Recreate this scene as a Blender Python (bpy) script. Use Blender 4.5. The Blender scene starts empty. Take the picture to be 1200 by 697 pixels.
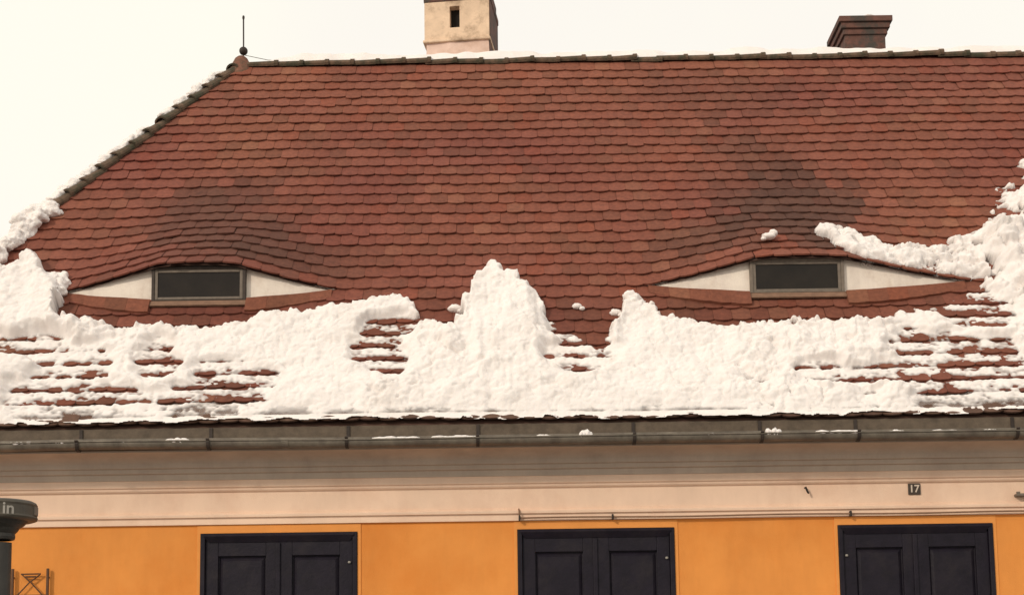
import bpy, bmesh, math, random
import numpy as np
from math import radians, sin, cos, pi, sqrt, atan
from mathutils import Matrix, Vector

random.seed(7); rng = np.random.default_rng(11)
scene = bpy.context.scene

# ------------------------------------------------------------------ camera
cam_d = bpy.data.cameras.new('camera'); cam = bpy.data.objects.new('camera', cam_d)
scene.collection.objects.link(cam)
cam_d.sensor_width = 36; cam_d.lens = 50.85; cam_d.shift_y = 0.22896; cam_d.clip_end = 1000
cam.matrix_world = Matrix.Translation((0, -12.73, 1.65)) @ Matrix.Rotation(pi/2 + radians(7), 4, 'X') @ Matrix.Rotation(radians(-0.78), 4, 'Z')
scene.camera = cam

# ------------------------------------------------------------------ sky, sun, exposure
SUN_EL, SUN_AZ = radians(26), radians(40)          # azimuth to the left of the facade's normal
sun_dir = Vector((-sin(SUN_AZ)*cos(SUN_EL), -cos(SUN_AZ)*cos(SUN_EL), sin(SUN_EL)))
w = bpy.data.worlds.new('World'); scene.world = w; w.use_nodes = True
nt = w.node_tree; nt.nodes.clear()
out = nt.nodes.new('ShaderNodeOutputWorld'); bg = nt.nodes.new('ShaderNodeBackground')
sky = nt.nodes.new('ShaderNodeTexSky'); sky.sky_type = 'NISHITA'; sky.sun_disc = False
sky.sun_elevation = SUN_EL; sky.sun_rotation = math.atan2(sun_dir.x, sun_dir.y)
tc = nt.nodes.new('ShaderNodeTexCoord')
nz = nt.nodes.new('ShaderNodeTexNoise'); nz.inputs['Scale'].default_value = 2.2; nz.inputs['Detail'].default_value = 4
ramp = nt.nodes.new('ShaderNodeValToRGB')
ramp.color_ramp.elements[0].position = 0.35; ramp.color_ramp.elements[0].color = (0.945, 0.885, 0.835, 1)
ramp.color_ramp.elements[1].position = 0.62; ramp.color_ramp.elements[1].color = (1.0, 0.965, 0.85, 1)
gain = nt.nodes.new('ShaderNodeVectorMath'); gain.operation = 'SCALE'; gain.inputs['Scale'].default_value = 10.8
mix = nt.nodes.new('ShaderNodeMixRGB'); mix.inputs['Fac'].default_value = 0.93     # thick bright overcast
nt.links.new(tc.outputs['Generated'], nz.inputs['Vector']); nt.links.new(nz.outputs['Fac'], ramp.inputs['Fac'])
nt.links.new(ramp.outputs['Color'], gain.inputs[0])
nt.links.new(sky.outputs['Color'], mix.inputs['Color1']); nt.links.new(gain.outputs[0], mix.inputs['Color2'])
nt.links.new(mix.outputs['Color'], bg.inputs['Color']); bg.inputs['Strength'].default_value = 0.10
nt.links.new(bg.outputs[0], out.inputs['Surface'])
sd = bpy.data.lights.new('sun', 'SUN'); so = bpy.data.objects.new('sun', sd); scene.collection.objects.link(so)
sd.energy = 1.7; sd.angle = radians(4); sd.color = (1.0, 0.90, 0.76)
so.rotation_euler = sun_dir.to_track_quat('Z', 'Y').to_euler(); so.location = (-8, -8, 14)
scene.view_settings.view_transform = 'Standard'; scene.view_settings.look = 'None'
scene.view_settings.exposure = 0.0; scene.view_settings.gamma = 1.0; scene.view_settings.use_curve_mapping = False

# ------------------------------------------------------------------ helpers
C = scene.collection
WLOC = {}
def obj(name, verts, faces, material, parent=None, smooth=False, tint=None, kind=None, label=None, cat=None, group=None, recenter=True):
    v = np.asarray(verts, dtype=np.float64)
    loc = v.mean(axis=0) if recenter else np.zeros(3)
    me = bpy.data.meshes.new(name); me.from_pydata((v - loc).tolist(), [], faces if isinstance(faces, list) else faces.tolist())
    if smooth: me.polygons.foreach_set('use_smooth', np.ones(len(me.polygons), dtype=bool))
    if tint is not None:
        a = me.color_attributes.new('tint', 'FLOAT_COLOR', 'POINT'); a.data.foreach_set('color', np.asarray(tint, dtype=np.float32).ravel())
    if material: me.materials.append(material)
    me.update()
    o = bpy.data.objects.new(name, me); C.objects.link(o)
    pl = WLOC.get(parent.name, np.zeros(3)) if parent else np.zeros(3)
    o.location = loc - pl; o.parent = parent; WLOC[o.name] = loc
    tag(o, label, cat, group, kind)
    return o
def tag(o, label=None, cat=None, group=None, kind=None):
    if label: o['label'] = label
    if cat: o['category'] = cat
    if group: o['group'] = group
    if kind: o['kind'] = kind
    return o
def empty(name, loc, label, cat, group=None):
    o = bpy.data.objects.new(name, None); C.objects.link(o); o.location = loc; o.empty_display_size = .2
    WLOC[o.name] = np.array(loc, float); tag(o, label, cat, group); return o
class MB:
    def __init__(s): s.v = []; s.f = []
    def add(s, v, f):
        n = len(s.v); s.v += [tuple(p) for p in v]; s.f += [tuple(i+n for i in q) for q in f]; return s
    def box(s, x0, x1, y0, y1, z0, z1, bev=0):
        if bev <= 0:
            v = [(x,y,z) for x in (x0,x1) for y in (y0,y1) for z in (z0,z1)]
            return s.add(v, [(0,1,3,2),(4,6,7,5),(0,4,5,1),(2,3,7,6),(0,2,6,4),(1,5,7,3)])
        bm = bmesh.new(); bmesh.ops.create_cube(bm, size=1)
        for q in bm.verts: q.co = Vector(((x0+x1)/2 + q.co.x*(x1-x0), (y0+y1)/2 + q.co.y*(y1-y0), (z0+z1)/2 + q.co.z*(z1-z0)))
        bmesh.ops.bevel(bm, geom=bm.edges[:], offset=bev, segments=2, affect='EDGES', profile=.5)
        s.bm(bm); return s
    def bm(s, bm):
        bm.verts.index_update(); s.add([v.co[:] for v in bm.verts], [tuple(v.index for v in f.verts) for f in bm.faces]); bm.free()
    def lathe(s, prof, c, n=32):
        v = []; f = []
        for i in range(n):
            a = 2*pi*i/n
            for r, z in prof: v.append((c[0]+r*cos(a), c[1]+r*sin(a), c[2]+z))
        m = len(prof)
        for i in range(n):
            j = (i+1) % n
            for k in range(m-1): f.append((i*m+k, j*m+k, j*m+k+1, i*m+k+1))
        return s.add(v, f)
    def tube(s, pts, r, n=8):
        P = [Vector(p) for p in pts]; v = []; f = []
        for i, p in enumerate(P):
            d = (P[min(i+1,len(P)-1)] - P[max(i-1,0)]).normalized()
            u = d.orthogonal().normalized(); w_ = d.cross(u)
            if i: # keep frames aligned
                u = (pu - d*pu.dot(d)).normalized(); w_ = d.cross(u)
            pu = u
            for k in range(n): a = 2*pi*k/n; v.append(p + u*(r*cos(a)) + w_*(r*sin(a)))
        for i in range(len(P)-1):
            for k in range(n): f.append((i*n+k, i*n+(k+1)%n, (i+1)*n+(k+1)%n, (i+1)*n+k))
        f.append(tuple(range(n))[::-1]); f.append(tuple((len(P)-1)*n+k for k in range(n)))
        return s.add(v, f)
    def extr(s, prof, x0, x1, nx=1, wob=0.0):      # profile in (y, z) swept along x, ends capped
        m = len(prof); v = []; f = []
        for i in range(nx+1):
            x = x0+(x1-x0)*i/nx
            for y, z in prof: v.append((x, y, z))
        for i in range(nx):
            for k in range(m): f.append((i*m+k, i*m+(k+1)%m, (i+1)*m+(k+1)%m, (i+1)*m+k))
        f.append(tuple(range(m))); f.append(tuple(nx*m+k for k in range(m))[::-1])
        return s.add(v, f)
    def build(s, name, m, parent=None, **k): return obj(name, s.v, s.f, m, parent, **k)

def _h(ix, iy, seed):
    a = (ix.astype(np.int64)*374761393 + iy.astype(np.int64)*668265263 + seed*1442695041) & 0xffffffff
    a = ((a ^ (a >> 13)) * 1274126177) & 0xffffffff
    return ((a ^ (a >> 16)) & 0xffffff) / float(0xffffff)
def vn(x, y, seed=0):
    x = np.asarray(x, float); y = np.asarray(y, float)
    ix = np.floor(x); iy = np.floor(y); fx = x-ix; fy = y-iy
    fx = fx*fx*fx*(fx*(fx*6-15)+10); fy = fy*fy*fy*(fy*(fy*6-15)+10)
    a = _h(ix,iy,seed); b = _h(ix+1,iy,seed); c = _h(ix,iy+1,seed); d = _h(ix+1,iy+1,seed)
    return (a*(1-fx)+b*fx)*(1-fy)+(c*(1-fx)+d*fx)*fy
def fbm(x, y, seed=0, o=4):
    t = 0; amp = .5; tot = 0
    for k in range(o): t = t + amp*vn(x*2**k+k*17.3, y*2**k+k*9.1, seed+k); tot += amp; amp *= .5
    return t/tot
def worley(x, y, seed=0):
    x = np.asarray(x, float); y = np.asarray(y, float); ix = np.floor(x); iy = np.floor(y); best = np.full(x.shape, 9.)
    for dx in (-1,0,1):
        for dy in (-1,0,1):
            cx = ix+dx; cy = iy+dy
            best = np.minimum(best, (cx+_h(cx,cy,seed)-x)**2 + (cy+_h(cx,cy,seed+5)-y)**2)
    return np.sqrt(best)
def sst(t): t = np.clip(t, 0, 1); return t*t*(3-2*t)

# ------------------------------------------------------------------ materials
def mat(name, col, rough=.8, var=.15, scale=6, bump=.0, bscale=60, col2=None, spec=.4, metal=0, c2pos=(.45,.62), streak=0):
    m = bpy.data.materials.new(name); m.use_nodes = True; t = m.node_tree; b = t.nodes['Principled BSDF']
    b.inputs['Roughness'].default_value = rough; b.inputs['Specular IOR Level'].default_value = spec; b.inputs['Metallic'].default_value = metal
    g = t.nodes.new('ShaderNodeNewGeometry')
    n = t.nodes.new('ShaderNodeTexNoise'); n.inputs['Scale'].default_value = scale; n.inputs['Detail'].default_value = 6; n.inputs['Roughness'].default_value = .6
    t.links.new(g.outputs['Position'], n.inputs['Vector'])
    r = t.nodes.new('ShaderNodeValToRGB'); e = r.color_ramp.elements
    e[0].position = .3; e[1].position = .7
    e[0].color = (*[c*(1-var) for c in col], 1); e[1].color = (*[min(1, c*(1+var)) for c in col], 1)
    t.links.new(n.outputs['Fac'], r.inputs['Fac']); last = r.outputs['Color']
    if col2:
        n2 = t.nodes.new('ShaderNodeTexNoise'); n2.inputs['Scale'].default_value = scale*.45; n2.inputs['Detail'].default_value = 7; n2.inputs['Roughness'].default_value = .7
        t.links.new(g.outputs['Position'], n2.inputs['Vector'])
        r2 = t.nodes.new('ShaderNodeValToRGB'); r2.color_ramp.elements[0].position = c2pos[0]; r2.color_ramp.elements[1].position = c2pos[1]
        t.links.new(n2.outputs['Fac'], r2.inputs['Fac'])
        mx = t.nodes.new('ShaderNodeMixRGB'); mx.inputs['Color2'].default_value = (*col2, 1)
        t.links.new(r2.outputs['Color'], mx.inputs['Fac']); t.links.new(last, mx.inputs['Color1']); last = mx.outputs['Color']
    if streak:                                   # rain runs and dirt
        mp = t.nodes.new('ShaderNodeMapping'); mp.inputs['Scale'].default_value = (2.4, 2.4, .6); t.links.new(g.outputs['Position'], mp.inputs['Vector'])
        n3 = t.nodes.new('ShaderNodeTexNoise'); n3.inputs['Scale'].default_value = 1.6; n3.inputs['Detail'].default_value = 8; n3.inputs['Roughness'].default_value = .68
        t.links.new(mp.outputs[0], n3.inputs['Vector'])
        r3 = t.nodes.new('ShaderNodeValToRGB'); r3.color_ramp.elements[0].position = .33; r3.color_ramp.elements[1].position = .58
        r3.color_ramp.elements[0].color = (1-streak, 1-streak*1.15, 1-streak*1.1, 1); r3.color_ramp.elements[1].color = (1, 1, 1, 1)
        t.links.new(n3.outputs['Fac'], r3.inputs['Fac'])
        m3 = t.nodes.new('ShaderNodeMixRGB'); m3.blend_type = 'MULTIPLY'; m3.inputs['Fac'].default_value = 1
        t.links.new(last, m3.inputs['Color1']); t.links.new(r3.outputs['Color'], m3.inputs['Color2']); last = m3.outputs['Color']
    t.links.new(last, b.inputs['Base Color'])
    if bump:
        nb = t.nodes.new('ShaderNodeTexNoise'); nb.inputs['Scale'].default_value = bscale; nb.inputs['Detail'].default_value = 5
        t.links.new(g.outputs['Position'], nb.inputs['Vector'])
        bp = t.nodes.new('ShaderNodeBump'); bp.inputs['Strength'].default_value = bump; bp.inputs['Distance'].default_value = .01
        t.links.new(nb.outputs['Fac'], bp.inputs['Height']); t.links.new(bp.outputs[0], b.inputs['Normal'])
    return m
def tile_material(name):
    m = mat(name, (1,1,1), rough=.85, bump=.35, bscale=45, spec=.25); t = m.node_tree; b = t.nodes['Principled BSDF']
    a = t.nodes.new('ShaderNodeAttribute'); a.attribute_name = 'tint'
    g = t.nodes.new('ShaderNodeNewGeometry'); n = t.nodes.new('ShaderNodeTexNoise'); n.inputs['Scale'].default_value = 22; n.inputs['Detail'].default_value = 5; n.inputs['Roughness'].default_value = .65
    t.links.new(g.outputs['Position'], n.inputs['Vector'])
    r = t.nodes.new('ShaderNodeValToRGB'); e = r.color_ramp.elements; e[0].position = .28; e[1].position = .72
    e[0].color = (.72,.72,.74,1); e[1].color = (1.2,1.18,1.14,1)
    t.links.new(n.outputs['Fac'], r.inputs['Fac'])
    mx = t.nodes.new('ShaderNodeMixRGB'); mx.blend_type = 'MULTIPLY'; mx.inputs['Fac'].default_value = 1
    t.links.new(a.outputs['Color'], mx.inputs['Color1']); t.links.new(r.outputs['Color'], mx.inputs['Color2']); t.links.new(mx.outputs['Color'], b.inputs['Base Color'])
    return m
M = dict(
    tile=tile_material('clay_tile'),
    deck=mat('roof_boards', (.10,.05,.035), .9),
    ridge=mat('mossy_clay', (.125,.078,.05), .95, .35, 14, .6, 40, col2=(.05,.045,.026)),
    capclay=mat('weathered_clay', (.20,.085,.055), .95, .3, 14, .5, 40, col2=(.09,.065,.04)),
    snow=mat('snow', (.82,.757,.722), .75, .03, 5, .5, 70, spec=.2, col2=(.74,.665,.615), c2pos=(.52,.8)),
    orange=mat('orange_plaster', (.77,.296,.070), .9, .07, 1.3, .25, 120, col2=(.69,.222,.040), spec=.15, c2pos=(.42,.7), streak=.075),
    surround=mat('pale_orange_plaster', (.77,.305,.079), .9, .07, 5, .2, 90, spec=.15),
    soffit=mat('soffit_paint_with_shade', (.52,.42,.335), .85, .10, 2.5, .2, 60, spec=.2, streak=.12),  # grey soffit paint, darkened further to stand in for eave shade
    cornice=mat('cream_plaster', (.84,.605,.45), .85, .05, 2.2, .2, 90, col2=(.73,.48,.34), spec=.2, c2pos=(.5,.75), streak=.055),
    cheek=mat('white_plaster', (.84,.74,.64), .9, .05, 7, .3, 60, col2=(.66,.53,.43), spec=.15, c2pos=(.50,.75), streak=.16),
    gutter=mat('weathered_zinc', (.175,.148,.115), .55, .35, 7, .2, 30, spec=.4, metal=.25, streak=.25),
    strap=mat('rusty_iron', (.035,.024,.018), .7, .3, 20),
    fascia=mat('fascia_wood', (.115,.085,.06), .85, .3, 9, .3, 40),
    sill=mat('brown_flashing', (.22,.125,.08), .8, .2, 12, .2, 40),
    frame=mat('grey_wood_frame', (.17,.135,.105), .7, .2, 20, .2, 50),
    framedark=mat('dark_wood', (.05,.036,.028), .75, .25, 20),
    glass=mat('dark_glass', (.018,.013,.009), .18, .3, 4, spec=.22),
    shutter=mat('navy_paint', (.0115,.0085,.0150), .55, .25, 9, .25, 35, spec=.2, col2=(.022,.017,.021), c2pos=(.48,.75)),
    chim=mat('peeling_plaster', (.72,.525,.37), .9, .15, 5, .5, 30, col2=(.33,.225,.15), spec=.15, c2pos=(.46,.62)),
    chimlow=mat('pink_plaster', (.72,.52,.43), .9, .12, 6, .4, 30, col2=(.55,.36,.27), spec=.15, c2pos=(.5,.75)),
    soot=mat('soot', (.012,.009,.007), .95),
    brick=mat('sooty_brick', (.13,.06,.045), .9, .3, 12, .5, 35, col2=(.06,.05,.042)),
    post=mat('black_cast_iron', (.035,.031,.026), .5, .2, 12, .15, 40),
    postband=mat('dark_bronze_paint', (.075,.062,.045), .5, .2, 8, .1, 30),
    letter=mat('grey_letter', (.34,.31,.27), .6, .1, 30),
    iron=mat('brown_iron', (.10,.045,.02), .7, .2, 20),
    plaque=mat('plaque_enamel', (.05,.032,.02), .4, .3, 30),
    digit=mat('white_enamel', (.62,.52,.42), .5, .1, 30),
    cable=mat('brown_cable', (.22,.12,.07), .7, .15, 12),
    road=mat('asphalt', (.07,.068,.065), .9, .2, 3, .4, 40, col2=(.5,.48,.46), c2pos=(.5,.6)),
    paving=mat('pavement', (.28,.26,.24), .9, .15, 4, .3, 30, col2=(.6,.57,.54), c2pos=(.52,.62)),
)

sb = M['snow'].node_tree.nodes['Principled BSDF']; sb.inputs['Subsurface Weight'].default_value = .12; sb.inputs['Subsurface Radius'].default_value = (1.0,.8,.65); sb.inputs['Subsurface Scale'].default_value = .02
# where the snow is only a dusting the tiles show through it
_t = M['snow'].node_tree; _a = _t.nodes.new('ShaderNodeAttribute'); _a.attribute_name = 'bare'
_tr = _t.nodes.new('ShaderNodeBsdfTransparent'); _mx = _t.nodes.new('ShaderNodeMixShader'); _o = _t.nodes['Material Output']
_t.links.new(_a.outputs['Fac'], _mx.inputs[0]); _t.links.new(sb.outputs[0], _mx.inputs[1]); _t.links.new(_tr.outputs[0], _mx.inputs[2]); _t.links.new(_mx.outputs[0], _o.inputs['Surface'])

# ------------------------------------------------------------------ setting: ground
tag(MB().box(-120,120,-110,130,-.4,0).build('ground', M['road']), 'dark wet asphalt street below the house', 'street', kind='structure')
tag(MB().box(-60,60,-2.2,.38,0.004,.13, .02).build('pavement', M['paving']), 'grey pavement along the orange house', 'pavement', kind='structure')

# ------------------------------------------------------------------ the house
TT = 1.3; TH = atan(TT); CT, ST = cos(TH), sin(TH); ZE = 4.2
NR = np.array([0, -ST, CT])
YR = 4.045; ZR = ZE + TT*YR; SL = YR/CT
XL, XR = -6.72, 8.0
HK = .525                                   # hip line x = XL + HK*s
def xhip(s): return XL + HK*s
FY = .40                                    # facade plane
house = empty('town_house', (0, FY, 0), 'orange plastered house with red tiled hipped roof and eye shaped dormers under snow', 'house')

WIN = [(-2.848,-1.412), (.047,1.484), (2.975,4.394)]; WZ0, WZ1 = 1.15, 3.288
wb = MB(); xs = [XL+.42] + [q for p in WIN for q in p] + [XR]
for i in range(0, len(xs), 2): wb.box(xs[i], xs[i+1], FY, FY+.45, 0, 4.1)
for a, b in WIN: wb.box(a, b, FY, FY+.45, 0, WZ0); wb.box(a, b, FY, FY+.45, WZ1, 4.1)
wb.box(XL+.42, XL+.87, FY+.45, 7.68, 0, 4.1); wb.box(XL+.87, XR, 7.23, 7.68, 0, 4.1); wb.box(XR-.45, XR, FY+.45, 7.23, 0, 4.1)
wb.build('wall', M['orange'], house)

prof = [(.42,3.366),(.374,3.366),(.374,3.424),(.352,3.430),(.350,3.452),(.356,3.462),(.370,3.466),(.370,3.478),(.380,3.482),(.380,3.664),
        (.362,3.670),(.352,3.682),(.352,3.700),(.336,3.706),(.330,3.745),(.322,3.765),(.322,3.770),(.42,3.770)]
sof = [(.42,3.770),(.310,3.770),(.304,3.80),(.300,3.822),(.270,3.828),(.268,3.866),(.240,3.872),(.238,3.890)]
for k in range(1, 9):
    a = k/8*pi/2; sof.append((.238-.215*(1-cos(a)), 3.890+.09*sin(a)))
sof += [(.02,3.990),(.02,4.10),(.42,4.10)]
cb = MB(); cb.extr(prof, XL+.35, XR, 1); cb.build('cornice', M['cornice'], house)
MB().extr(sof, XL+.35, XR, 1).build('soffit', M['soffit'], house)
MB().extr([(.018,3.995),(-.004,3.995),(-.004,4.185),(.018,4.195)], XL-.02, XR).build('fascia_board', M['fascia'], house)

# gutter with straps
GC = (-.080, 4.040); GR = .058
gp = [(GC[0]+GR*cos(a), GC[1]+GR*sin(a)) for a in np.linspace(pi, 2*pi, 13)]
gp = [(GC[0]-GR-.012, GC[1]+.002),(GC[0]-GR-.012, GC[1]+.012),(GC[0]-GR, GC[1]+.014)] + gp + [(GC[0]+GR, GC[1]+.05)]
gin = [(GC[0]+GR-.005, GC[1]+.05)] + [(GC[0]+(GR-.005)*cos(a), GC[1]+(GR-.005)*sin(a)) for a in np.linspace(2*pi, pi, 13)]
gut = MB(); gut.extr(gp+gin, XL-.05, XR, 70); gut.v = [(x, y+.008*(float(vn(np.array(x*.9),np.array(0.),151))-.5), z+.016*(float(vn(np.array(x*.8),np.array(0.),152))-.5)) for x,y,z in gut.v]; gut = gut.build('gutter', M['gutter'], house)
for x in (-5.2,-3.839,-2.679,-1.452,-.292,1.095,2.225,3.081,4.484,5.7):
    b = MB(); r = GR+.006
    arc = [(GC[0]+r*cos(a), GC[1]+r*sin(a)) for a in np.linspace(pi-.15, 2*pi, 12)] + [(-.010, 4.10), (-.010, 4.185)]
    arc = [(GC[0]-r-.018, GC[1]+.022)] + arc
    for (y0,z0),(y1,z1) in zip(arc[:-1], arc[1:]):
        d = Vector((0,y1-y0,z1-z0)).normalized(); n = Vector((0,-d.z,d.y))*.006
        v = []
        for (y,z) in ((y0,z0),(y1,z1)):
            for sx in (-.014,.014):
                for sg in (-1,1): v.append((x+sx, y+n.y*sg, z+n.z*sg))
        b.add(v, [(0,1,3,2),(4,6,7,5),(0,4,5,1),(2,3,7,6),(0,2,6,4),(1,5,7,3)])
    b.build('bracket', M['strap'], gut)

for x in (-4.6,-2.0,.62,2.72,5.1):
    r = GR+.004; zo = .016*(float(vn(np.array(x*.8),np.array(0.),152))-.5)
    pr = [(GC[0]+r*cos(a), GC[1]+zo+r*sin(a)) for a in np.linspace(pi-.1, 2*pi, 13)] + [(GC[0]+(r-.004)*cos(a), GC[1]+zo+(r-.004)*sin(a)) for a in np.linspace(2*pi, pi-.1, 13)]
    MB().extr(pr, x-.03, x+.03).build('gutter_joint', M['gutter'], gut)
# windows with closed shutters
for wi, (a, b) in enumerate(WIN):
    m = MB()
    m.box(a-.03, a, FY-.008, FY+.12, WZ0, WZ1); m.box(b, b+.03, FY-.008, FY+.12, WZ0, WZ1)
    m.box(a-.03, b+.03, FY-.0085, FY+.12, WZ1, 3.362); m.box(a-.06, b+.06, FY-.06, FY+.12, WZ0-.07, WZ0)
    win = m.build('window', M['surround'], house)
    fr = MB(); y0 = FY-.022
    fr.box(a+.002, a+.045, y0, FY+.06, WZ0, WZ1-.002, .006); fr.box(b-.045, b-.002, y0, FY+.06, WZ0, WZ1-.002, .006)
    fr.add([(a+.03,y0+.002,WZ1-.004),(b-.03,y0+.002,WZ1-.004),(b-.03,y0-.012,WZ1-.03),(a+.03,y0-.012,WZ1-.03),(a+.075,y0+.02,WZ1-.085),(b-.075,y0+.02,WZ1-.085),
            (a+.03,FY+.06,WZ1-.004),(b-.03,FY+.06,WZ1-.004),(a+.075,FY+.06,WZ1-.085),(b-.075,FY+.06,WZ1-.085)],
           [(0,3,2,1),(3,4,5,2),(4,8,9,5),(0,1,7,6),(0,6,8,4,3),(1,2,5,9,7)])
    fr.build('window_frame', M['shutter'], win)
    mid = (a+b)/2
    for (p, q) in ((a+.047, mid-.004), (mid+.004, b-.047)):
        yy = FY+.004; l = MB(); z1 = WZ1-.05; rail = .115
        l.box(p, p+rail, yy, yy+.04, WZ0+.005, z1, .004); l.box(q-rail, q, yy, yy+.04, WZ0+.005, z1, .004)
        zz = [z1, z1-.16, z1-1.0, z1-1.12, WZ0+.15, WZ0+.005]
        for k in (0,2,4): l.box(p+rail+.001, q-rail-.001, yy+.001, yy+.04, zz[k+1], zz[k], .004)
        for (h0, h1) in ((zz[2], zz[1]), (zz[4], zz[3])):         # raised and fielded panels
            x0, x1 = p+rail-.002, q-rail+.002; e = .045
            l.add([(x0,yy+.03,h0),(x1,yy+.03,h0),(x1,yy+.03,h1),(x0,yy+.03,h1),(x0+.012,yy+.032,h0+.012),(x1-.012,yy+.032,h0+.012),(x1-.012,yy+.032,h1-.012),(x0+.012,yy+.032,h1-.012),
                   (x0+e,yy+.010,h0+e),(x1-e,yy+.010,h0+e),(x1-e,yy+.010,h1-e),(x0+e,yy+.010,h1-e)],
                  [(0,1,5,4),(1,2,6,5),(2,3,7,6),(3,0,4,7),(4,5,9,8),(5,6,10,9),(6,7,11,10),(7,4,8,11),(8,9,10,11)])
        l.build('shutter_leaf', M['shutter'], win)
    MB().box(mid-.028, mid+.012, FY-.012, FY+.003, WZ0+.005, WZ1-.09, .005).build('cover_strip', M['shutter'], win)
    for hz in (WZ1-.28, WZ0+.3):
        kx = a+.075 if wi == 2 else b-.075
        MB().lathe([(0,-.012),(.012,-.008),(.014,0),(.012,.008),(0,.012)], (kx, FY-.004, hz), 10).build('shutter_knob', M['letter'], win)

# cable on the cornice moulding, hooks
m = MB(); m.tube([(.065,.350,3.470),(.068,.338,3.452),(.070,.338,3.392),(.075,.340,3.384)] + [(x,.340,3.384+.004*sin(x*3.1)) for x in np.linspace(.2,XR,40)], .0075)
cbl = m.build('cable', M['cable'], house)
for x in (.07,.92,3.09,5.2): MB().box(x-.008,x+.008,.328,.376,3.36,3.41,.003).build('cable_clip', M['strap'], cbl)
m = MB(); m.tube([(2.69,.39,3.632),(2.69,.34,3.630),(2.692,.325,3.612),(2.700,.325,3.590),(2.712,.335,3.576)], .009); m.build('wall_hook', M['strap'], house)
m = MB(); m.box(4.60,4.86,.30,.39,3.520,3.545,.006); m.box(4.60,4.63,.30,.32,3.545,3.56); m.build('wall_bracket', M['frame'], house)

# ------------------------------------------------------------------ roof surface with the eye dormers
NROW = 34; S1 = .09; G = (SL-S1-.30)/33; SF = 10*G+S1; DL = 1.75; DH = .225; BOW = .135; OVH = .085
DORM = [(-3.04, 1.46, 1.39), (2.83, 1.56, 1.80)]
_u = np.linspace(0, 1.6, 400); _p = np.where(_u < .27, 1-.06*(_u/.27)**2, .94*np.clip((1-_u)/(1-.27), 0, 1)**1.32)
_k = np.exp(-np.linspace(-2,2,25)**2); _k /= _k.sum(); _pp = np.convolve(np.r_[_p[:12][::-1], _p, np.zeros(12)], _k, 'valid')
def lid(u): return np.interp(np.abs(u), _u, _pp)
def surf(x, s, lifted):
    x, s = np.broadcast_arrays(np.asarray(x, float), np.asarray(s, float))
    y = s*CT; z = ZE + s*ST
    # old timber roof: gentle sag
    z = z + .018*(vn(x*.45, s*.6, 3)-.5) + .012*(vn(x*1.1, s*1.2, 4)-.5)
    if lifted:
        for xc, wl, wr in DORM:
            u = (x-xc)/np.where(x < xc, wl, wr); t = np.clip((s-SF)/DL, -.3, 1); g = np.where(t < 1, np.clip(1-t, 0, 1.2)**1.45, 0)
            uu = u*(1+.45*np.clip(t,0,1)); A = lid(uu)
            z = z + DH*A*g; y = y - (BOW*np.clip(1-u*u,0,1)+OVH*A)*g
    return np.stack([x, y, z], -1)
def indorm(x):
    for i, (xc, wl, wr) in enumerate(DORM):
        if xc-wl < x < xc+wr: return i
    return -1

# ---- snow thickness on the front slope (in metres over the tiles), x along the eave, s up the slope
TOP = [(-7.5,1.95),(-5.58,2.15),(-5.11,2.26),(-4.92,2.34),(-4.87,2.50),(-4.80,2.60),(-4.70,2.47),(-4.63,2.25),(-4.51,2.21),(-4.43,2.15),(-4.40,1.86),(-4.36,1.56),(-4.04,1.49),(-3.73,1.37),(-3.67,1.43),(-3.42,1.39),(-3.06,1.39),(-2.64,1.43),(-2.45,1.55),(-2.16,1.57),(-1.88,1.65),(-1.64,1.72),(-1.42,1.73),(-1.28,1.78),(-1.10,1.81),(-.96,1.76),(-.86,1.54),(-.83,1.39),(-.55,1.30),(-.46,1.46),(-.37,1.80),(-.33,2.02),(-.26,2.17),(-.15,2.31),(-.07,2.13),(.06,2.12),(.12,1.96),(.24,1.86),(.34,1.60),(.41,1.39),(.62,1.24),(.84,1.02),(.98,1.30),(1.08,1.55),(1.14,1.70),(1.32,1.76),(1.38,1.67),(1.43,1.49),(1.67,1.39),(2.07,1.31),(2.47,1.36),(2.92,1.43),(3.27,1.36),(3.68,1.42),(4.13,1.62),(4.30,1.69),(4.52,1.75),(4.68,1.93),(5.12,2.0),(9,2.1)]
THIN = [(-4.55,1.12,.37,.20),(-4.05,.83,.36,.28),(-4.04,.39,.55,.25),(-3.30,.87,.20,.28),(-2.55,.61,.40,.23),(-2.78,.31,.47,.22),(-1.16,1.29,.24,.20),(-1.30,1.02,.20,.2),(-1.14,.82,.16,.2),(.64,1.31,.23,.26),(.80,1.15,.13,.30),(.66,.85,.30,.2),(4.11,.90,.48,.29),(4.49,1.49,.37,.28),(3.81,.59,.55,.20),(4.28,.28,.46,.24),(3.24,.54,.39,.13),(4.53,.64,.31,.38),(2.87,.65,.22,.10)]
_tx = np.array([p[0] for p in TOP]); _ts = np.array([p[1] for p in TOP])
def dome(w, r): return np.sqrt(np.clip(1-(w/r)**2, 0, 1))
def chunks(x, s, seed):
    ax = x + .05*(vn(x*9,s*9,seed)-.5) + .02*(vn(x*25,s*25,seed+1)-.5); as_ = s + .05*(vn(x*9,s*9,seed+2)-.5) + .02*(vn(x*25,s*25,seed+3)-.5)
    return 1.35*(.066*dome(worley(ax*5.2, as_*5.8, seed+4), .90)*(.4+.9*vn(x*4,s*4,seed+9)) + .050*dome(worley(ax*11, as_*12, seed+5), .85)*(.3+1.0*vn(x*7,s*7,seed+10)) + .022*dome(worley(ax*24, as_*25, seed+6), .85) - .011*sst((.035-np.abs(fbm(x*3.5,s*3.5,seed+11,3)-.5))/.03) + .030*(fbm(x*14,s*14,seed+7,3)-.5) - .055)
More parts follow.
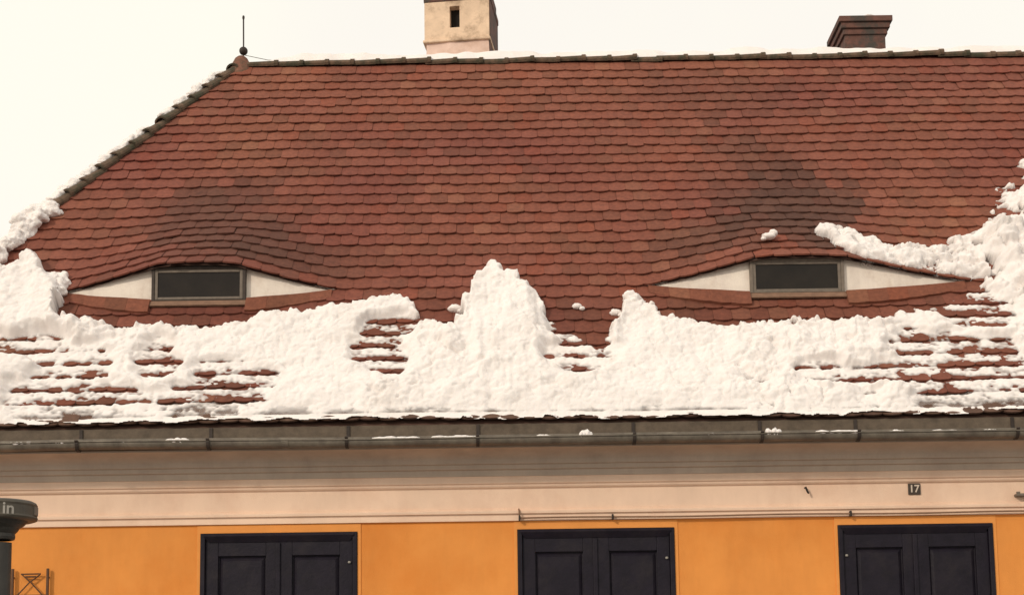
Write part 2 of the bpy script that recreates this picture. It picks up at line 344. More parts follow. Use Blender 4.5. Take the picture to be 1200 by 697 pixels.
def snow_h(x, s):
    x = np.asarray(x, float); s = np.asarray(s, float)
    wx = x + .10*(fbm(x*5, s*5, 21, 3)-.5) + .06*(vn(x*16, s*16, 25)-.5) + .035*(vn(x*37, s*37, 26)-.5)
    ws = s + .12*(fbm(x*6, s*6, 31, 3)-.5) + .10*(vn(x*18, s*18, 35)-.5) + .04*(vn(x*39, s*39, 36)-.5)
    d = np.interp(wx, _tx, _ts) - ws
    edge = np.sqrt(np.clip(d/.10, 0, 1))
    foot = sst((s+.02)/.42)                                                                   # thins out towards the eave
    base = .040 + foot*(.045 + .060*fbm(x*1.3, s*1.6, 41, 3))
    base = base + .07*np.exp(-((d-.15)/.26)**2) * sst((vn(x*1.1, s*0, 45)-.2)/.5)
    base = base + foot*(.11*sst((.42-np.abs(x+.05-.12*(1.2-s)))/.16)*sst((s-.35)/.6)*(.8+.4*vn(x*3,s*2,47)) + .05*np.exp(-((x+.02)/.8)**2))
    base = base + .14*sst((-4.62-x+.55*(2.35-s))/.12)*sst((s-.2)/.7)                          # bank by the left corner
    slide = sst((.45-np.abs(x+.05))/.15)*foot; base = base + slide*(.030*(vn(x*13+s*.8, s*1.3, 48)-.5) + .016*(vn(x*29, s*2.6, 49)-.5))
    thin = np.zeros_like(x)
    for cx, cs, rx, rs in THIN:
        q = np.sqrt(((x-cx)/rx)**2 + ((s-cs)/rs)**2)
        thin = np.maximum(thin, 1.42-q + .9*(fbm(x*3.2,s*5,51,3)-.5))
    wide = sst((thin+.75)/1.45); thin = sst((thin-.12)/.35)
    calm = np.maximum(sst((vn(x*1.1+s*.3, s*.7, 71)-.40)/.22), slide*sst((s-.5)/.4))                                             # smoother slab areas
    rough = (1.1-.50*calm)*(1-.6*wide)
    thick = base*(1-.70*wide) + chunks(x, s, 200)*rough*(.45+.55*foot)
    row = np.floor((s-S1)/G + .12); ph = ((s-S1)/G + .12) - row                                # 0.12 marks the tail of each course
    melt = np.exp(-((ph-.20-.10*(vn(x*7,s*0+row,70)-.5))/(.09+.15*vn(x*3.7+row*5,row,69)))**2)*sst((fbm(x*4.6+row*7.3, row*3.1, 76, 3)-.37)/.14)
    tl = .0455 + .022*(fbm(x*1.6, s*2.2, 73, 2)-.5) + .034*(fbm(x*10,s*16,74,3)-.5) + .014*(vn(x*34,s*38,75)-.5) - .030*melt
    h = np.maximum(thick, .046*(1-thin))*(1-thin) + tl*thin
    h = h*edge - .05*(1-np.clip(d/.04+.5, 0, 1))
    lip = sst((.085-s)/.06)*(1-sst((fbm(x*1.7,x*0,78,3)-.56+.12*thin)/.05))                        # packed rim right at the eave
    h = np.maximum(h, lip*(.055+.022*fbm(x*8,s*8,79,3)))
    h = np.where(s < -.030 + .080*(fbm(x*4.5,x*0,82,3)-.1) + .012*vn(x*23,x*0,83), -.5, h)                          # uneven rim on the first course
    return np.where(d > -.06, h, -.06)
RIGHTX = [(2.50,4.10),(2.60,4.25),(2.72,4.53),(2.78,4.72),(2.88,4.86),(3.18,5.02),(3.47,5.16),(3.80,5.38),(4.21,5.66),(4.8,6.1),(5.6,6.6),(6.4,7.2)]
_rs = np.array([p[0] for p in RIGHTX]); _rx = np.array([p[1] for p in RIGHTX])
def drift_h(x, s):
    wx = x + .22*(fbm(x*4,s*5,81,3)-.5) + .12*(vn(x*14,s*16,83)-.5)
    lo = np.interp(s, [1.5,1.9,2.2,2.6], [4.9,4.72,4.62,4.45])
    d = wx - np.maximum(np.interp(s, _rs, _rx, left=4.2), np.where(s < 2.6, lo, -9))
    thick = .03 + .03*sst((d-.05)/.3) + .17*sst((d-.35)/.6) + .13*np.exp(-((x-5.02+.12*(s-2.2))/.16)**2)*sst((s-1.55)/.3)*sst((3.1-s)/.5)
    thick = thick + 1.25*chunks(x, s, 230)*np.clip(.5+d*1.2,.4,1) + .10*(fbm(x*3,s*3.5,240,3)-.5)*np.clip(d,0,.6)
    hole = 1.6*sst((fbm(x*5,s*8,89,3)-.53)/.06)*sst((.75-d)/.3)
    return np.where(d > -.06, thick*np.sqrt(np.clip(d/.08,0,1)), -.06) - .06*hole - .04*(d < .0)

SHEET = {}
def sheet(fn_h, x0, x1, s0, s1, st, lifted, keep=-.015, nrm=None):
    xs = np.arange(x0, x1+st, st); ss = np.arange(s0, s1+st, st)
    X, S = np.meshgrid(xs, ss); X = X + .3*st*(rng.random(X.shape)-.5); S = S + .3*st*(rng.random(X.shape)-.5)
    H = fn_h(X, S); P = surf(X, S, lifted); n = NR if nrm is None else nrm
    V = (P + H[...,None]*n).reshape(-1,3); nx = len(xs)
    i = np.arange(X.size).reshape(X.shape); q = np.stack([i[:-1,:-1], i[:-1,1:], i[1:,1:], i[1:,:-1]], -1).reshape(-1,4)
    hm = H.ravel(); q = q[(hm[q] > keep).any(axis=1) & (hm[q] > -.4).all(axis=1)]
    used = np.unique(q); rem = np.full(X.size, -1); rem[used] = np.arange(len(used))
    SHEET['h'] = hm[used]; SHEET['s'] = S.ravel()[used]; SHEET['x'] = X.ravel()[used]
    return V[used], rem[q]

# ---- deck
dv = [(XL,0,ZE-.03),(XR,0,ZE-.03),(XR,YR,ZR-.03),(xhip(SL),YR,ZR-.03),(XL,2*YR,ZE-.03),(XR,2*YR,ZE-.03)]
roof = obj('roof', dv, [(0,1,2,3),(0,3,4),(3,2,5,4),(0,4,5,1),(1,5,2)], M['deck'], house)

# ---- tiles
TW = .18; NA = 8
def tile_local(tw, depth, th):
    a = np.linspace(-.5, .5, NA+1)*tw; tb = depth*(1-np.sqrt(np.clip(1-(np.abs(np.linspace(-1,1,NA+1))*.93)**2,0,1)))
    return a, tb
def tint_for(x, s):
    r = random.random
    base = np.array([.200,.065,.041])
    k = .92 + .16*r(); hue = r()
    c = base*k
    if hue < .22: c = c*np.array([1.07,1.10,1.13])                 # pinker
    elif hue < .36: c = c*np.array([.88,.95,.94])                  # browner
    elif hue < .40: c = c*np.array([1.12,1.27,1.25])                # pale weathered
    elif hue < .47: c = c*np.array([1.05,.95,.90])
    big = float(fbm(np.array(x*.7), np.array(s*.9), 91, 3)); c = c*(.82+.36*big)
    c = c*np.array([1,1+.25*(big-.5),1])
    if s < .05: c = c*.25 + np.array([.085,.062,.045])*.75*(.8+.4*r())   # greyer, browner eave course
    elif s < 1.75: c = c*(.74+.16*r())                              # wet from melting snow
    # soot and algae stains above the dormers, wear with its own ragged outline
    for (cx, cs, rx, rs, a) in ((-3.0,2.95,.85,.85,.75),(-2.2,2.35,.7,.35,.6),(2.95,3.05,.66,.95,1.0),(2.1,2.6,.6,.45,.7),(3.2,2.6,.5,.5,.8),(2.6,5.6,.9,.5,.35),(2.7,4.3,.5,.4,.5)):
        q = sqrt(((x-cx)/rx)**2 + ((s-cs)/rs)**2) + 1.0*(float(fbm(np.array(x*2.2),np.array(s*2.2),93,3))-.5) + .55*(r()-.5)
        f = .95*a*float(sst(np.array((1.35-q)/.85)))
        c = c*(1-f) + np.array([.094,.042,.029])*(.8+.4*r())*f
    return c
cand = []
for k in range(NROW):
    s0 = k*G + (S1 if k else 0); off = (k % 2)*.5*TW + .012*math.sin(k*1.7)
    n0 = int((XL-.3)/TW)-1
    for j in range(n0, int(XR/TW)+1):
        xc = j*TW + off
        if xc < xhip(s0+.1)-.06 or xc > XR: continue
        lifted = k >= 10
        ln = 1.9*G if k < NROW-2 else SL+.02-s0
        tw = TW*(.985+.015*random.random()); th = .016
        a, tb = tile_local(tw, .044, th)
        js = random.gauss(0,.0045); ja = random.gauss(0,.012); jn = random.gauss(0,.0018); roll = random.gauss(0,.012)
        if random.random() < .02: js -= .022*random.random()+.01; ja += random.gauss(0,.05)
        crown = .0035
        nrmc = NR
        if lifted:
            e = .02; px = surf(xc+e,s0+.1,1)-surf(xc-e,s0+.1,1); ps = surf(xc,s0+.1+e,1)-surf(xc,s0+.1-e,1); nrmc = np.cross(px,ps); nrmc = nrmc/np.linalg.norm(nrmc)
        V = []
        A_ = a; tail = tb + js + A_*ja
        head = np.full_like(A_, ln)
        n_t = .047 + jn + crown*(1-(2*A_/tw)**2) + A_*roll; tilt = .0205/G
        hx = lambda q: np.maximum(xc+A_, xhip(s0+q)-.01)
        P1 = surf(hx(tail), s0+tail, lifted) + (n_t - tilt*tail)[:,None]*nrmc           # top tail
        P2 = surf(hx(head), s0+head, lifted) + (n_t - tilt*head)[:,None]*nrmc           # top head
        P3 = P1 - th*nrmc                                                             # bottom tail
        Vt = np.concatenate([P1, P2, P3]); m_ = NA+1
        F = [(i, i+1, m_+i+1, m_+i) for i in range(NA)] + [(2*m_+i, 2*m_+i+1, i+1, i) for i in range(NA)]
        cand.append((k, xc, s0, Vt, F, tint_for(xc, s0)))
# which tiles show largest: the lowest bare ones in view
xcs = np.array([c[1] for c in cand]); scs = np.array([c[2] for c in cand])
hs = np.maximum(snow_h(xcs, scs+.06), snow_h(xcs, scs+.12)); hd = drift_h(xcs, scs+.09)
vis = (hs < .045) & (hd < .045) & (np.abs(xcs) < 4.5+.27*scs) & (scs > .2)
for i, (k, xc, s0, *_r) in enumerate(cand):
    d = indorm(xc)
    if d >= 0 and k == 9:
        c0, wl, wr = DORM[d]
        if -.8*wl < xc-c0 < .8*wr: vis[i] = False
order = np.argsort(scs + np.where(vis, 0, 100), kind='stable'); pick = set(order[:300].tolist())
JV = []; JF = []; JT = []; nv = 0
for i, (k, xc, s0, V, F, c) in enumerate(cand):
    t = np.tile(np.append(c, 1.0), (len(V), 1))
    if i in pick: obj('roof_tile', V, F, M['tile'], roof, tint=t)
    else:
        JV.append(V); JF += [tuple(q+nv for q in f) for f in F]; JT.append(t); nv += len(V)
obj('roof_tiles', np.concatenate(JV), JF, M['tile'], roof, tint=np.concatenate(JT), kind='stuff')

# ---- ridge and hip tiles
def cap_tile(p0, p1, r0, r1, up, sq=.75):
    p0 = Vector(p0); p1 = Vector(p1); d = (p1-p0).normalized(); side = d.cross(up).normalized(); u = side.cross(d).normalized()
    v = []; f = []; n = 11
    for t, r, lift in ((0,r0+.012,.004),(.12,r0+.010,.004),(.13,r0,0),(1,r1,-.004)):
        for k in range(n):
            a = -.5+(pi+1)*k/(n-1); v.append(p0.lerp(p1,t) + side*(cos(a)*r) + u*(sin(a)*r*sq+lift))
    for t, r in ((0,r0-.012),):
        for k in range(n): a = -.5+(pi+1)*k/(n-1); v.append(p0 + side*(cos(a)*r) + u*(sin(a)*r*sq))
    for q in range(3):
        for k in range(n-1): f.append((q*n+k, q*n+k+1, (q+1)*n+k+1, (q+1)*n+k))
    for k in range(n-1): f.append((k, 4*n+k, 4*n+k+1, k+1))
    return v, f
x = xhip(SL)+.12; i = 0
while x < XR-.1:
    st = .305+.012*random.random(); jz = random.gauss(0,.006)
    v, f = cap_tile((x+st+.05, YR-.01, ZR-.012+jz+random.gauss(0,.007)), (x-.02, YR-.01, ZR-.008+jz), .098, .084, Vector((0,0,1)), .62)
    obj('ridge_tile', v, f, M['ridge'], roof, smooth=False); x += st
hip0 = Vector((xhip(0), 0, ZE)); hip1 = Vector((xhip(SL), YR, ZR)); hl = (hip1-hip0).length; hup = (Vector((0,-ST,CT))+Vector((-.83,0,.55))).normalized()
t = .05
while t < hl-.1:
    st = .27+.02*random.random(); a = hip0.lerp(hip1, t/hl); b = hip0.lerp(hip1, min(1,(t+st+.06)/hl))
    j = random.gauss(0,.006)
    v, f = cap_tile(a+hup*(.026+j), b+hup*(.0+j), .098, .082, hup, .60); obj('hip_tile', v, f, M['ridge'], roof); t += st
# mortar cap where ridge meets hips, with the finial
m = MB(); m.lathe([(.20,-.20),(.15,-.06),(.105,.05),(.075,.11),(.045,.135),(0,.142)], (xhip(SL)+.02, YR, ZR-.015), 14); m.build('ridge_end_cap', M['capclay'], roof)
fx = xhip(SL)+.045
m = MB(); m.tube([(fx,YR,ZR+.1),(fx,YR,ZR+.30),(fx-.004,YR,ZR+.62)], .010, 6); m.lathe([(0,-.03),(.013,-.02),(.016,0),(.012,.02),(0,.03)], (fx-.004,YR,ZR+.625), 8); fin = m.build('finial', M['strap'], house)
m = MB(); m.lathe([(.0,-.052)]+[(.052*cos(a), .052*sin(a)) for a in np.linspace(-1.3,1.3,9)]+[(.0,.052)], (fx,YR,ZR+.195), 16); m.build('finial_ball', M['strap'], fin, smooth=True)
m = MB(); m.tube([(fx+.02,YR,ZR+.14),(fx+.3,YR,ZR+.075),(fx+.7,YR,ZR+.06),(fx+1.0,YR,ZR+.075)], .004, 5); m.build('lightning_wire', M['gutter'], fin)

# ---- eye dormers
for di, (xc, wl, wr) in enumerate(DORM):
    xs = np.linspace(xc-wl, xc+wr, 81); u = (xs-xc)/np.where(xs < xc, wl, wr)
    yf = SF*CT - BOW*(1-u*u) + .006; zt = surf(xs, np.full_like(xs, SF), True)[:,2] + .028; zb = ZE + TT*yf - .12
    n = len(xs); v = []
    for k in range(n): v += [(xs[k],yf[k],zb[k]),(xs[k],yf[k],max(zt[k],zb[k]+.13)),(xs[k],yf[k]+.06,max(zt[k],zb[k]+.13)),(xs[k],yf[k]+.06,zb[k])]
    f = []
    for k in range(n-1):
        for q in range(4): f.append((4*k+q, 4*k+(q+1)%4, 4*k+4+(q+1)%4, 4*k+4+q))
    f += [(0,3,2,1), (4*n-4,4*n-3,4*n-2,4*n-1)]
    dm = obj('eyebrow_dormer', v, f, M['cheek'], house)
    # boards under the lifted tiles
    X, S = np.meshgrid(np.linspace(xc-wl*1.02, xc+wr*1.02, 60), np.linspace(SF+.012, SF+DL, 24)); P = surf(X,S,True).reshape(-1,3) + NR*.004
    i = np.arange(X.size).reshape(X.shape); q = np.stack([i[:-1,:-1],i[:-1,1:],i[1:,1:],i[1:,:-1]],-1).reshape(-1,4)
    obj('lid_boarding', P, q, M['deck'], dm)
    # window: dark outer frame, grey sash, pane, sill
    a, b = xc-.462, xc+.462; y = SF*CT-BOW; z0 = ZE+TT*y+.072; z1 = z0+.345
    m = MB(); y1 = y+.05; ft = .030
    m.box(a,a+ft,y-.030,y1,z0,z1,.004); m.box(b-ft,b,y-.030,y1,z0,z1,.004); m.box(a+ft,b-ft,y-.030,y1,z1-ft,z1,.004); m.box(a+ft,b-ft,y-.030,y1,z0,z0+.014,.004)
    m.build('window_frame', M['framedark'] if di == 0 else M['frame'], dm)
    a2, b2, c0, c1 = a+ft, b-ft, z0+.014, z1-ft; st = .030
    m = MB(); m.box(a2,a2+st,y-.022,y1-.01,c0,c1,.004); m.box(b2-st,b2,y-.022,y1-.01,c0,c1,.004); m.box(a2+st,b2-st,y-.022,y1-.01,c1-st,c1,.004); m.box(a2+st,b2-st,y-.022,y1-.01,c0,c0+st*.8,.004)
    m.build('window_sash', M['frame'], dm)
    MB().box(a2+st,b2-st,y-.008,y-.002,c0+st*.8,c1-st).build('window_pane', M['glass'], dm)
    m = MB(); e = .075; q0 = np.array([0, y-.028, z0-.002]); dn = np.array([0,-CT,-ST])*e; th = NR*.018
    top = [q0+[a-.005,0,0], q0+[b+.005,0,0], q0+dn+[b+.03,0,0]+NR*.004, q0+dn+[a-.03,0,0]+NR*.004]; m.add([tuple(p) for p in top]+[tuple(p-th) for p in top], [(0,3,2,1),(3,7,6,2),(4,5,6,7),(0,4,7,3),(1,2,6,5),(0,1,5,4)])
    m.build('window_sill', M['sill'], dm)
    # lower lid: clay strip bedded along the foot of the cheeks
    for side in (-1, 1):
        wd = wl if side < 0 else wr; e0 = .47; nt_ = int((wd*.93-e0)/.19); stp = (wd*.93-e0)/nt_
        for q in range(nt_):
            xa = np.linspace(e0+q*stp+.0004, e0+(q+1)*stp-.0004, 5)*side + xc
            ua = (xa-xc)/wd; ya = SF*CT - BOW*(1-ua*ua); jw = random.gauss(0,.0008); ta = .5+.5*np.clip((1-np.abs(ua))/.5,0,1)
            v = []; f = []
            for k in range(5):
                p = np.array([xa[k], ya[k], ZE+TT*ya[k]])
                ar = .010*(1-((k-2)/2)**2)
                for (dn_, nn) in ((-.02,.02),(-.02,.078*ta[k]+.008+jw),(.09*ta[k],.075*ta[k]+jw+.006),((.155+ar)*ta[k],.066*ta[k]+jw+.004),((.155+ar)*ta[k],.02)): v.append(tuple(p + np.array([0,-CT,-ST])*dn_ + NR*nn))
            for k in range(4):
                for j in range(4): f.append((5*k+j, 5*k+j+1, 5*k+6+j, 5*k+5+j))
            f += [(0,1,2,3,4), (24,23,22,21,20)]
            obj('lower_lid_tile', v, f, M['tile'], dm, tint=np.array([[*(tint_for(xc+2.0*side, 5.0)*np.array([.95,1.0,.95])),1]]*len(v)))

# ---- chimneys
def rotz(v, c, a): return [(c[0]+(x-c[0])*cos(a)-(y-c[1])*sin(a), c[1]+(x-c[0])*sin(a)+(y-c[1])*cos(a), z) for x,y,z in v]
cc = (-.60, 5.40); ang = radians(-7)
def chim_block(x0,x1,y0,y1,z0,z1, seed, amp=.012):
    bm = bmesh.new(); bmesh.ops.create_cube(bm, size=1)
    for q in bm.verts: q.co = Vector(((x0+x1)/2+q.co.x*(x1-x0),(y0+y1)/2+q.co.y*(y1-y0),(z0+z1)/2+q.co.z*(z1-z0)))
    bmesh.ops.subdivide_edges(bm, edges=bm.edges[:], cuts=7, use_grid_fill=True)
    rr = random.Random(seed)
    for q in bm.verts:
        nx = float(vn(np.array(q.co.z*6+q.co.y*3), np.array(q.co.x*6), seed))-.5; ny = float(vn(np.array(q.co.x*6), np.array(q.co.z*6), seed+3))-.5
        q.co.x += nx*amp*2; q.co.y += ny*amp*2
    m = MB(); m.bm(bm); return m
m = chim_block(-.98,-.16,5.0,5.75,8.2,10.20, 5); m.v = rotz(m.v, cc, ang); ch = m.build('chimney', M['chimlow'], house, label='pale plastered chimney with a slot opening')
hx0, hx1, hz0, hz1 = -.665, -.535, 10.385, 10.675
for nm, q in (('upper_shaft', (-.995,hx0,4.985,5.765,10.20,10.745)),('upper_shaft', (hx1,-.150,4.985,5.765,10.20,10.745)),('upper_shaft',(hx0,hx1,4.985,5.765,10.20,hz0)),('upper_shaft',(hx0,hx1,4.985,5.765,hz1,10.745))):
    pass
m = MB()
for q in ((-.995,hx0,4.985,5.765,10.20,10.745),(hx1,-.150,4.985,5.765,10.20,10.745),(hx0,hx1,4.985,5.765,10.20,hz0),(hx0,hx1,4.985,5.765,hz1,10.745)): m.box(*q)
m.v = rotz(m.v, cc, ang); m.build('upper_shaft', M['chim'], ch)
m = MB(); m.box(-.1485,-.139,4.99,5.76,10.24,10.744); m.box(-.159,-.150,5.01,5.74,8.3,10.194); m.v = rotz(m.v, cc, ang); m.build('shaded_side_slab', M['brick'], ch)  # thin dark slabs, their colour stands in for shade on the unlit side
m = MB(); m.box(hx0,hx1,5.10,5.70,hz0,hz1); m.v = rotz(m.v, cc, ang); m.build('flue_opening', M['soot'], ch)
m = MB(); m.box(-1.015,-.135,4.965,5.785,10.195,10.235,.012); m.v = rotz(m.v, cc, ang); m.build('string_course', M['chim'], ch)
m = MB(); m.box(-1.005,-.130,4.975,5.775,10.745,10.83,.012); m.box(-.99,-.155,4.99,5.76,10.83,11.0,.015); m.v = rotz(m.v, cc, ang); m.build('chimney_cap', M['brick'], ch)
m = chim_block(4.50,5.035,5.5,6.1,8.0,10.50, 9, .006); ch2 = m.build('chimney', M['brick'], house, label='squat dark brick chimney with corbelled top')
for k, e in enumerate((.025,.055,.085)):
    z0 = 10.455+k*.078; MB().box(4.50-e,5.035+e,5.5-e,6.1+e,z0,z0+.076,.006).build('corbel_course', M['brick'], ch2)

# ------------------------------------------------------------------ things on the house
pq = empty('house_number_plate', (3.688,.38,3.553), 'small dark plate with the house number 17 on the cream cornice', 'sign')
MB().box(3.632,3.744,.366,.381,3.555,3.657,.003).build('plate', M['plaque'], pq)
def text_mesh(s, size):
    cu = bpy.data.curves.new('t', 'FONT'); cu.body = s; cu.size = size; cu.extrude = .0015; cu.align_x = 'CENTER'; cu.align_y = 'CENTER'; cu.offset = size*.018
    o = bpy.data.objects.new('t', cu); C.objects.link(o); bpy.context.view_layer.update()
    me = bpy.data.meshes.new_from_object(o.evaluated_get(bpy.context.evaluated_depsgraph_get())); v = [p.co[:] for p in me.vertices]; f = [tuple(p.vertices) for p in me.polygons]
    bpy.data.objects.remove(o); return v, f
v, f = text_mesh('17', .095)
obj('number', [(3.686+a, .3645-c, 3.606+b) for a,b,c in v], f, M['digit'], pq)

# round post at the left, nearer to the camera
pc = (-3.107, -4.0, 0)
post = empty('street_post', pc, 'dark round street post with drum shaped cap and grey lettering in the left corner', 'street post')
m = MB(); m.lathe([(.15,0),(.15,.12),(.11,.16),(.075,.32),(.065,.40),(.063,2.70)], pc, 32); m.build('column', M['post'], post, smooth=False)
m = MB(); m.lathe([(.063,2.715),(.078,2.719),(.082,2.735),(.080,2.755),(.090,2.765),(.098,2.775),(.104,2.788),(.132,2.806),(.142,2.818),(.160,2.836)], pc, 32); m.build('neck_moulding', M['post'], post)
m = MB(); m.lathe([(.0,2.831),(.185,2.831),(.204,2.837),(.210,2.849),(.206,2.86),(.205,2.915),(.208,2.928),(.20,2.942),(.185,2.950),(.08,2.962),(.0,2.966)], pc, 64); dr = m.build('drum_cap', M['postband'], post)
m = MB()
for a in (-.06,): m.box(pc[0]+.198,pc[0]+.213,pc[1]-.03,pc[1]+.03,2.862,2.917,.004)
m.build('hinge_plate', M['frame'], post)
v, f = text_mesh('in', .10); vx = max(p[0] for p in v)
tx = .128; R_ = .206
vv = []
for a,b,c in v:
    an = math.asin(min(.95, tx/R_)) + (a-vx)/R_; vv.append((pc[0]+(R_+.001-c)*sin(an), pc[1]-(R_+.001-c)*cos(an), 2.886+b))
obj('lettering', vv, f, M['letter'], post)

# iron frame on the wall
ir = empty('iron_frame', (-4.38,.38,2.2), 'thin brown iron frame with a crossed ornament on the orange wall', 'iron frame')
for x in (-4.545,-4.226): m = MB(); m.box(x-.011,x+.011,.352,.376,2.15,2.985,.004); m.box(x-.006,x+.006,.376,.41,2.90,2.912); m.box(x-.006,x+.006,.376,.41,2.3,2.312); m.build('upright_bar', M['iron'], ir)
m = MB()
for p, q in (((-4.47,2.935),(-4.29,2.937)),((-4.46,2.932),(-4.385,2.862)),((-4.295,2.932),(-4.385,2.862)),((-4.385,2.866),(-4.50,2.742)),((-4.385,2.866),(-4.27,2.742)),((-4.53,2.742),(-4.24,2.742)),((-4.43,2.912),(-4.335,2.912))):
    m.tube([(p[0],.364,p[1]),(q[0],.364,q[1])], .0065, 6)
m.build('crossed_ornament', M['iron'], ir)
m = MB(); m.box(-4.532,-4.238,.358,.372,2.30,2.32,.003); m.build('lower_bar', M['iron'], ir)

# ------------------------------------------------------------------ snow
def snowobj(name, V, F, label): return obj(name, V, F, M['snow'], None, smooth=True, kind='stuff', label=label, cat='snow', recenter=True)
V, F = sheet(snow_h, XL+.1, 6.4, -.010, 2.80, .0105, False)
rs = snowobj('roof_snow', V, F, 'lumpy slid snow heaped along the lower roof above the gutter')
def dusting(o):
    ph = ((SHEET['s']-S1)/G) % 1.0; dep = SHEET['h'] - (.047-.0205*ph)
    bare = np.clip(.72 - dep/.020 + .5*(fbm(SHEET['x']*14, SHEET['s']*20, 161, 3)-.5), 0, .85)*sst((SHEET['s']-.02)/.07)
    at = o.data.attributes.new('bare', 'FLOAT', 'POINT'); at.data.foreach_set('value', bare.astype(np.float32))
dusting(rs)
V, F = sheet(drift_h, 4.1, 7.4, 1.5, 6.0, .016, False)
dr_ = snowobj('snow_drift', V, F, 'snow drift running down the roof at the right edge'); dusting(dr_)
POLY = [(-.05,.42),(.22,.30)]
def lid_h(x, s):
    # band of old snow on the right hand lid: follows the lid edge from above the window to the corner
    wx = x + .10*(fbm(x*6,s*7,101,3)-.5); ws = s + .09*(fbm(x*7,s*8,103,3)-.5)
    up = np.interp(wx, [3.14,3.2,3.3,3.45,3.6,3.8,4.1,4.4,4.6], [SF+.70,SF+.84,SF+.86,SF+.74,SF+.62,SF+.53,SF+.54,SF+.60,SF+.55])
    lo = np.interp(wx, [3.10,3.2,3.32,3.5,4.6], [SF+.64,SF+.40,SF+.18,SF+.07,SF+.03])
    d = np.minimum(np.minimum(up-ws, ws-lo), wx-3.11)
    t = .052 + .040*fbm(x*5,s*6,105,3) + .8*chunks(x,s,260) - .05*sst((fbm(x*6,s*9,109,3)-.55)/.06)*sst((x-3.6)/.3) - .05*sst((fbm(x*7,s*9,109,3)-.58)/.08)*sst((ws-lo-.25)/.1)
    return np.where(d > -.05, t*np.sqrt(np.clip(d/.06,0,1)), -.06) - .05*(d < 0)
V, F = sheet(lid_h, 3.0, 4.75, SF+.014, SF+1.0, .014, True)
ls_ = snowobj('lid_snow', V, F, 'tongue of snow lying on the right lid of the right dormer'); dusting(ls_)

# snow over the back slope, showing above the ridge, and on the hip
xs = np.arange(xhip(SL)+.22, XR, .025); ts = np.linspace(0, 1, 14); X, B = np.meshgrid(xs, ts)
up_ = (.075+.06*fbm(X*2.0,B*0,121,3)+.05*(vn(X*6.5,B*3,123)-.45))*sst((X-xhip(SL)-.2)/.6)
yy = YR-.075+.05*vn(X*5,B*0,125) + B*.66; zz = ZR+.048 - np.clip(B*.66-.14,0,9)*1.2 + up_*np.sqrt(np.clip(B/.12,0,1)) - .03*(1-sst(B/.06))
P = np.stack([X, yy, zz], -1)
i = np.arange(X.size).reshape(X.shape); q = np.stack([i[:-1,:-1],i[:-1,1:],i[1:,1:],i[1:,:-1]],-1).reshape(-1,4)
snowobj('ridge_snow', P.reshape(-1,3), q, 'thin line of snow showing behind the ridge and the chimney feet')
hc0 = Vector((XL,2*YR,ZE)); nh = ((hip1-hip0).cross(hc0-hip0)).normalized()
nh = nh if nh.x < 0 else -nh
ta = np.arange(0, hl, .03); A_, Bq = np.meshgrid(ta, np.r_[np.arange(0,.5,.025), .7, 1.0]); f0 = np.array(hip0); fd = np.array((hip1-hip0)/hl); ad = np.array([0,1.,0])
Bq2 = Bq*np.clip((hl-A_)/hl*1.0,0,1)
P = f0 + A_[...,None]*fd + (Bq2+.03)[...,None]*ad
patch = sst((vn(A_*3.4,A_*0,131)-.16)/.3); low = sst((4.7-A_)/.6)
Hh = (.03+.085*patch*(.7+.5*vn(A_*9,Bq*9,133))+.10*low*vn(A_*2.2,Bq*3,135))*np.sqrt(np.clip(Bq/.12,0,1))*np.clip((hl-A_)/.4,0,1)
P = P + Hh[...,None]*(np.array(nh)*.65+np.array([0,-.15,.65]))
i = np.arange(A_.size).reshape(A_.shape); q = np.stack([i[:-1,:-1],i[:-1,1:],i[1:,1:],i[1:,:-1]],-1).reshape(-1,4)
snowobj('hip_snow', P.reshape(-1,3), q, 'patches of snow caught behind the hip tiles on the left')

def clump(name, blobs, label, seed, group=None, sub=3, rough=.28):
    m = MB()
    for bi, (c, r) in enumerate(blobs):
        bm = bmesh.new(); bmesh.ops.create_icosphere(bm, subdivisions=sub, radius=1)
        rr = (r, r, r) if not isinstance(r, tuple) else r
        for v in bm.verts:
            d = v.co.normalized(); k = 1 + rough*2*(float(fbm(np.array(d.x*2+d.z*1.3+bi*7), np.array(d.y*2+d.z*1.7), seed, 3))-.5)
            v.co = Vector((c[0]+d.x*rr[0]*k, c[1]+d.y*rr[1]*k, c[2]+d.z*rr[2]*k))
        m.bm(bm)
    o = m.build(name, M['snow'], None, smooth=True, label=label, cat='snow', group=group)
    if sub == 3 and len(blobs) > 6:
        r = o.modifiers.new('weld', 'REMESH'); r.mode = 'VOXEL'; r.voxel_size = .013; r.use_smooth_shade = True
        t = bpy.data.textures.new('grit', 'CLOUDS'); t.noise_scale = .07; t.noise_depth = 3
        d = o.modifiers.new('grit', 'DISPLACE'); d.texture = t; d.texture_coords = 'GLOBAL'; d.strength = .07; d.mid_level = .5
    return o
def rp(x, s, h=0): return (x, s*CT-ST*h, ZE+s*ST+CT*h)
rr = random.Random(3)
bl = []
for t in np.linspace(2.70, 3.95, 70):
    p = hip0.lerp(hip1, t/hl*1.0); off = rr.uniform(-.02,.20)*(1-.3*(t-2.7)); p = p + Vector((off, 0, 0)); r = rr.uniform(.035,.085)
    bl.append(((p.x, p.y-.06*rr.random()-.03, p.z+.05+rr.uniform(-.06,.05)), (r*1.25, r, r*.85)))
clump('snow_clump', bl, 'ragged heap of snow astride the left hip above the snow bank', 13)
bl = []
for k in range(40):
    x = rr.uniform(-4.62,-4.40); s = rr.uniform(1.92,2.22); r = rr.uniform(.02,.06); bl.append((rp(x,s,.07+.05*rr.random()), (r*1.3,r,r)))
clump('snow_clump', bl, 'crumbled lump of snow at the left corner of the left dormer', 17)
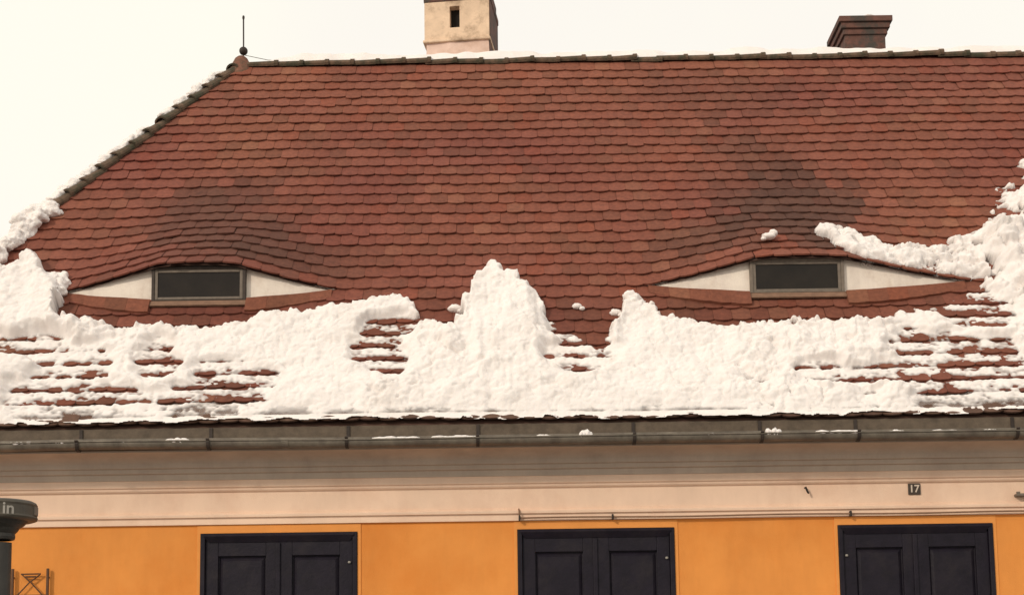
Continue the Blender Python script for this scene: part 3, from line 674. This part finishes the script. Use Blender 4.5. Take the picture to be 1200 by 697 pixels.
clump('snow_clump', [(rp(2.60,2.42,.30),(.07,.05,.035)),(rp(2.655,2.47,.30),(.045,.04,.04)),(rp(2.55,2.39,.29),(.03,.03,.02))], 'small snow scrap on the tiles above the right dormer window', 19)
bl = [(rp(1.20+.06*rr.uniform(-1,1), 1.54+.22*rr.random(), .10), rr.uniform(.04,.07)) for k in range(9)]
clump('snow_clump', bl, 'snow knob standing up left of the right dormer', 23)
for (x, s, r, lb) in ((.66,1.63,.035,'tiny snow crumb on bare tiles right of the central heap'),(-.52,1.62,.05,'snow crumb against the left flank of the central heap'),(1.03,1.52,.045,'snow crumb left of the snow knob by the right dormer')):
    clump('snow_crumb', [(rp(x,s,.06),(r*1.3,r,r*.8)),(rp(x+.05,s-.03,.055),(r*.8,r*.7,r*.6))], lb, int(x*100)+400)
gsn = [(-4.35,.10,.016,'leftmost'),(-2.95,.09,.030,'beside the second strap from the left'),(-1.02,.17,.018,'long thin strip left of the middle straps'),(-.50,.16,.020,'just left of the strap below the snow peak'),(.30,.055,.018,'flat scrap below the snow peak'),(.665,.05,.052,'round white knob'),(1.75,.05,.014,'small scrap'),(2.33,.06,.045,'lump piled over the rim'),(2.90,.17,.020,'strip left of the strap below the number plate'),(3.42,.06,.018,'scrap right of the strap below the number plate')]
gsn += [(-3.98,.05,.012,'tiny scrap left of the second strap'),(-3.45,.04,.010,'faint scrap between the second and third strap'),(1.30,.05,.012,'faint scrap right of the middle strap'),(3.85,.10,.014,'thin strip below the number plate'),(4.25,.05,.012,'rightmost scrap by the last strap')]
for k, (x, hwid, hh, lb) in enumerate(gsn):
    bl = [((x+hwid*(j/3-1)*.85, -.118+.03*rr.random(), 4.046+hh*.35*rr.random()), (hwid*.42, .03, hh*rr.uniform(.7,1.1))) for j in range(7)]
    clump('gutter_snow', bl, 'snow in the gutter, ' + lb, 200+k, group='snow scraps in the gutter', sub=2)
# snow cap on the dark chimney
clump('chimney_snow', [((4.62+.1*j, 5.75+.12*rr.uniform(-1,1), 10.69), (.17,.28,.045)) for j in range(4)], 'thin snow cap on the dark brick chimney', 300, sub=3, rough=.15)

# snow caps caught on the hip tiles
t = 3.95; caps = []
while t < hl-.45:
    caps.append(t); t += .28*rr.choice([1,1,1,2])
ORD = ['first','second','third','fourth','fifth','sixth','seventh','eighth','ninth','tenth','eleventh','twelfth','thirteenth','fourteenth','fifteenth']
for ci, t in enumerate(reversed(caps)):
    p = hip0.lerp(hip1, t/hl) + Vector((-.045, .03, .0)) + hup*.062; d = fd
    bl = [((p.x+d[0]*q+rr.uniform(-.012,.012), p.y+d[1]*q, p.z+d[2]*q+rr.uniform(-.010,.012)), (.060,.055,.036*rr.uniform(.6,1.2))) for q in np.linspace(-.10,.10,8)]
    clump('hip_snow_cap', bl, 'small snow cap on the left hip tiles, %s one down from the finial' % ORD[ci], 500+int(t*10), group='snow caps on the hip tiles', sub=3)
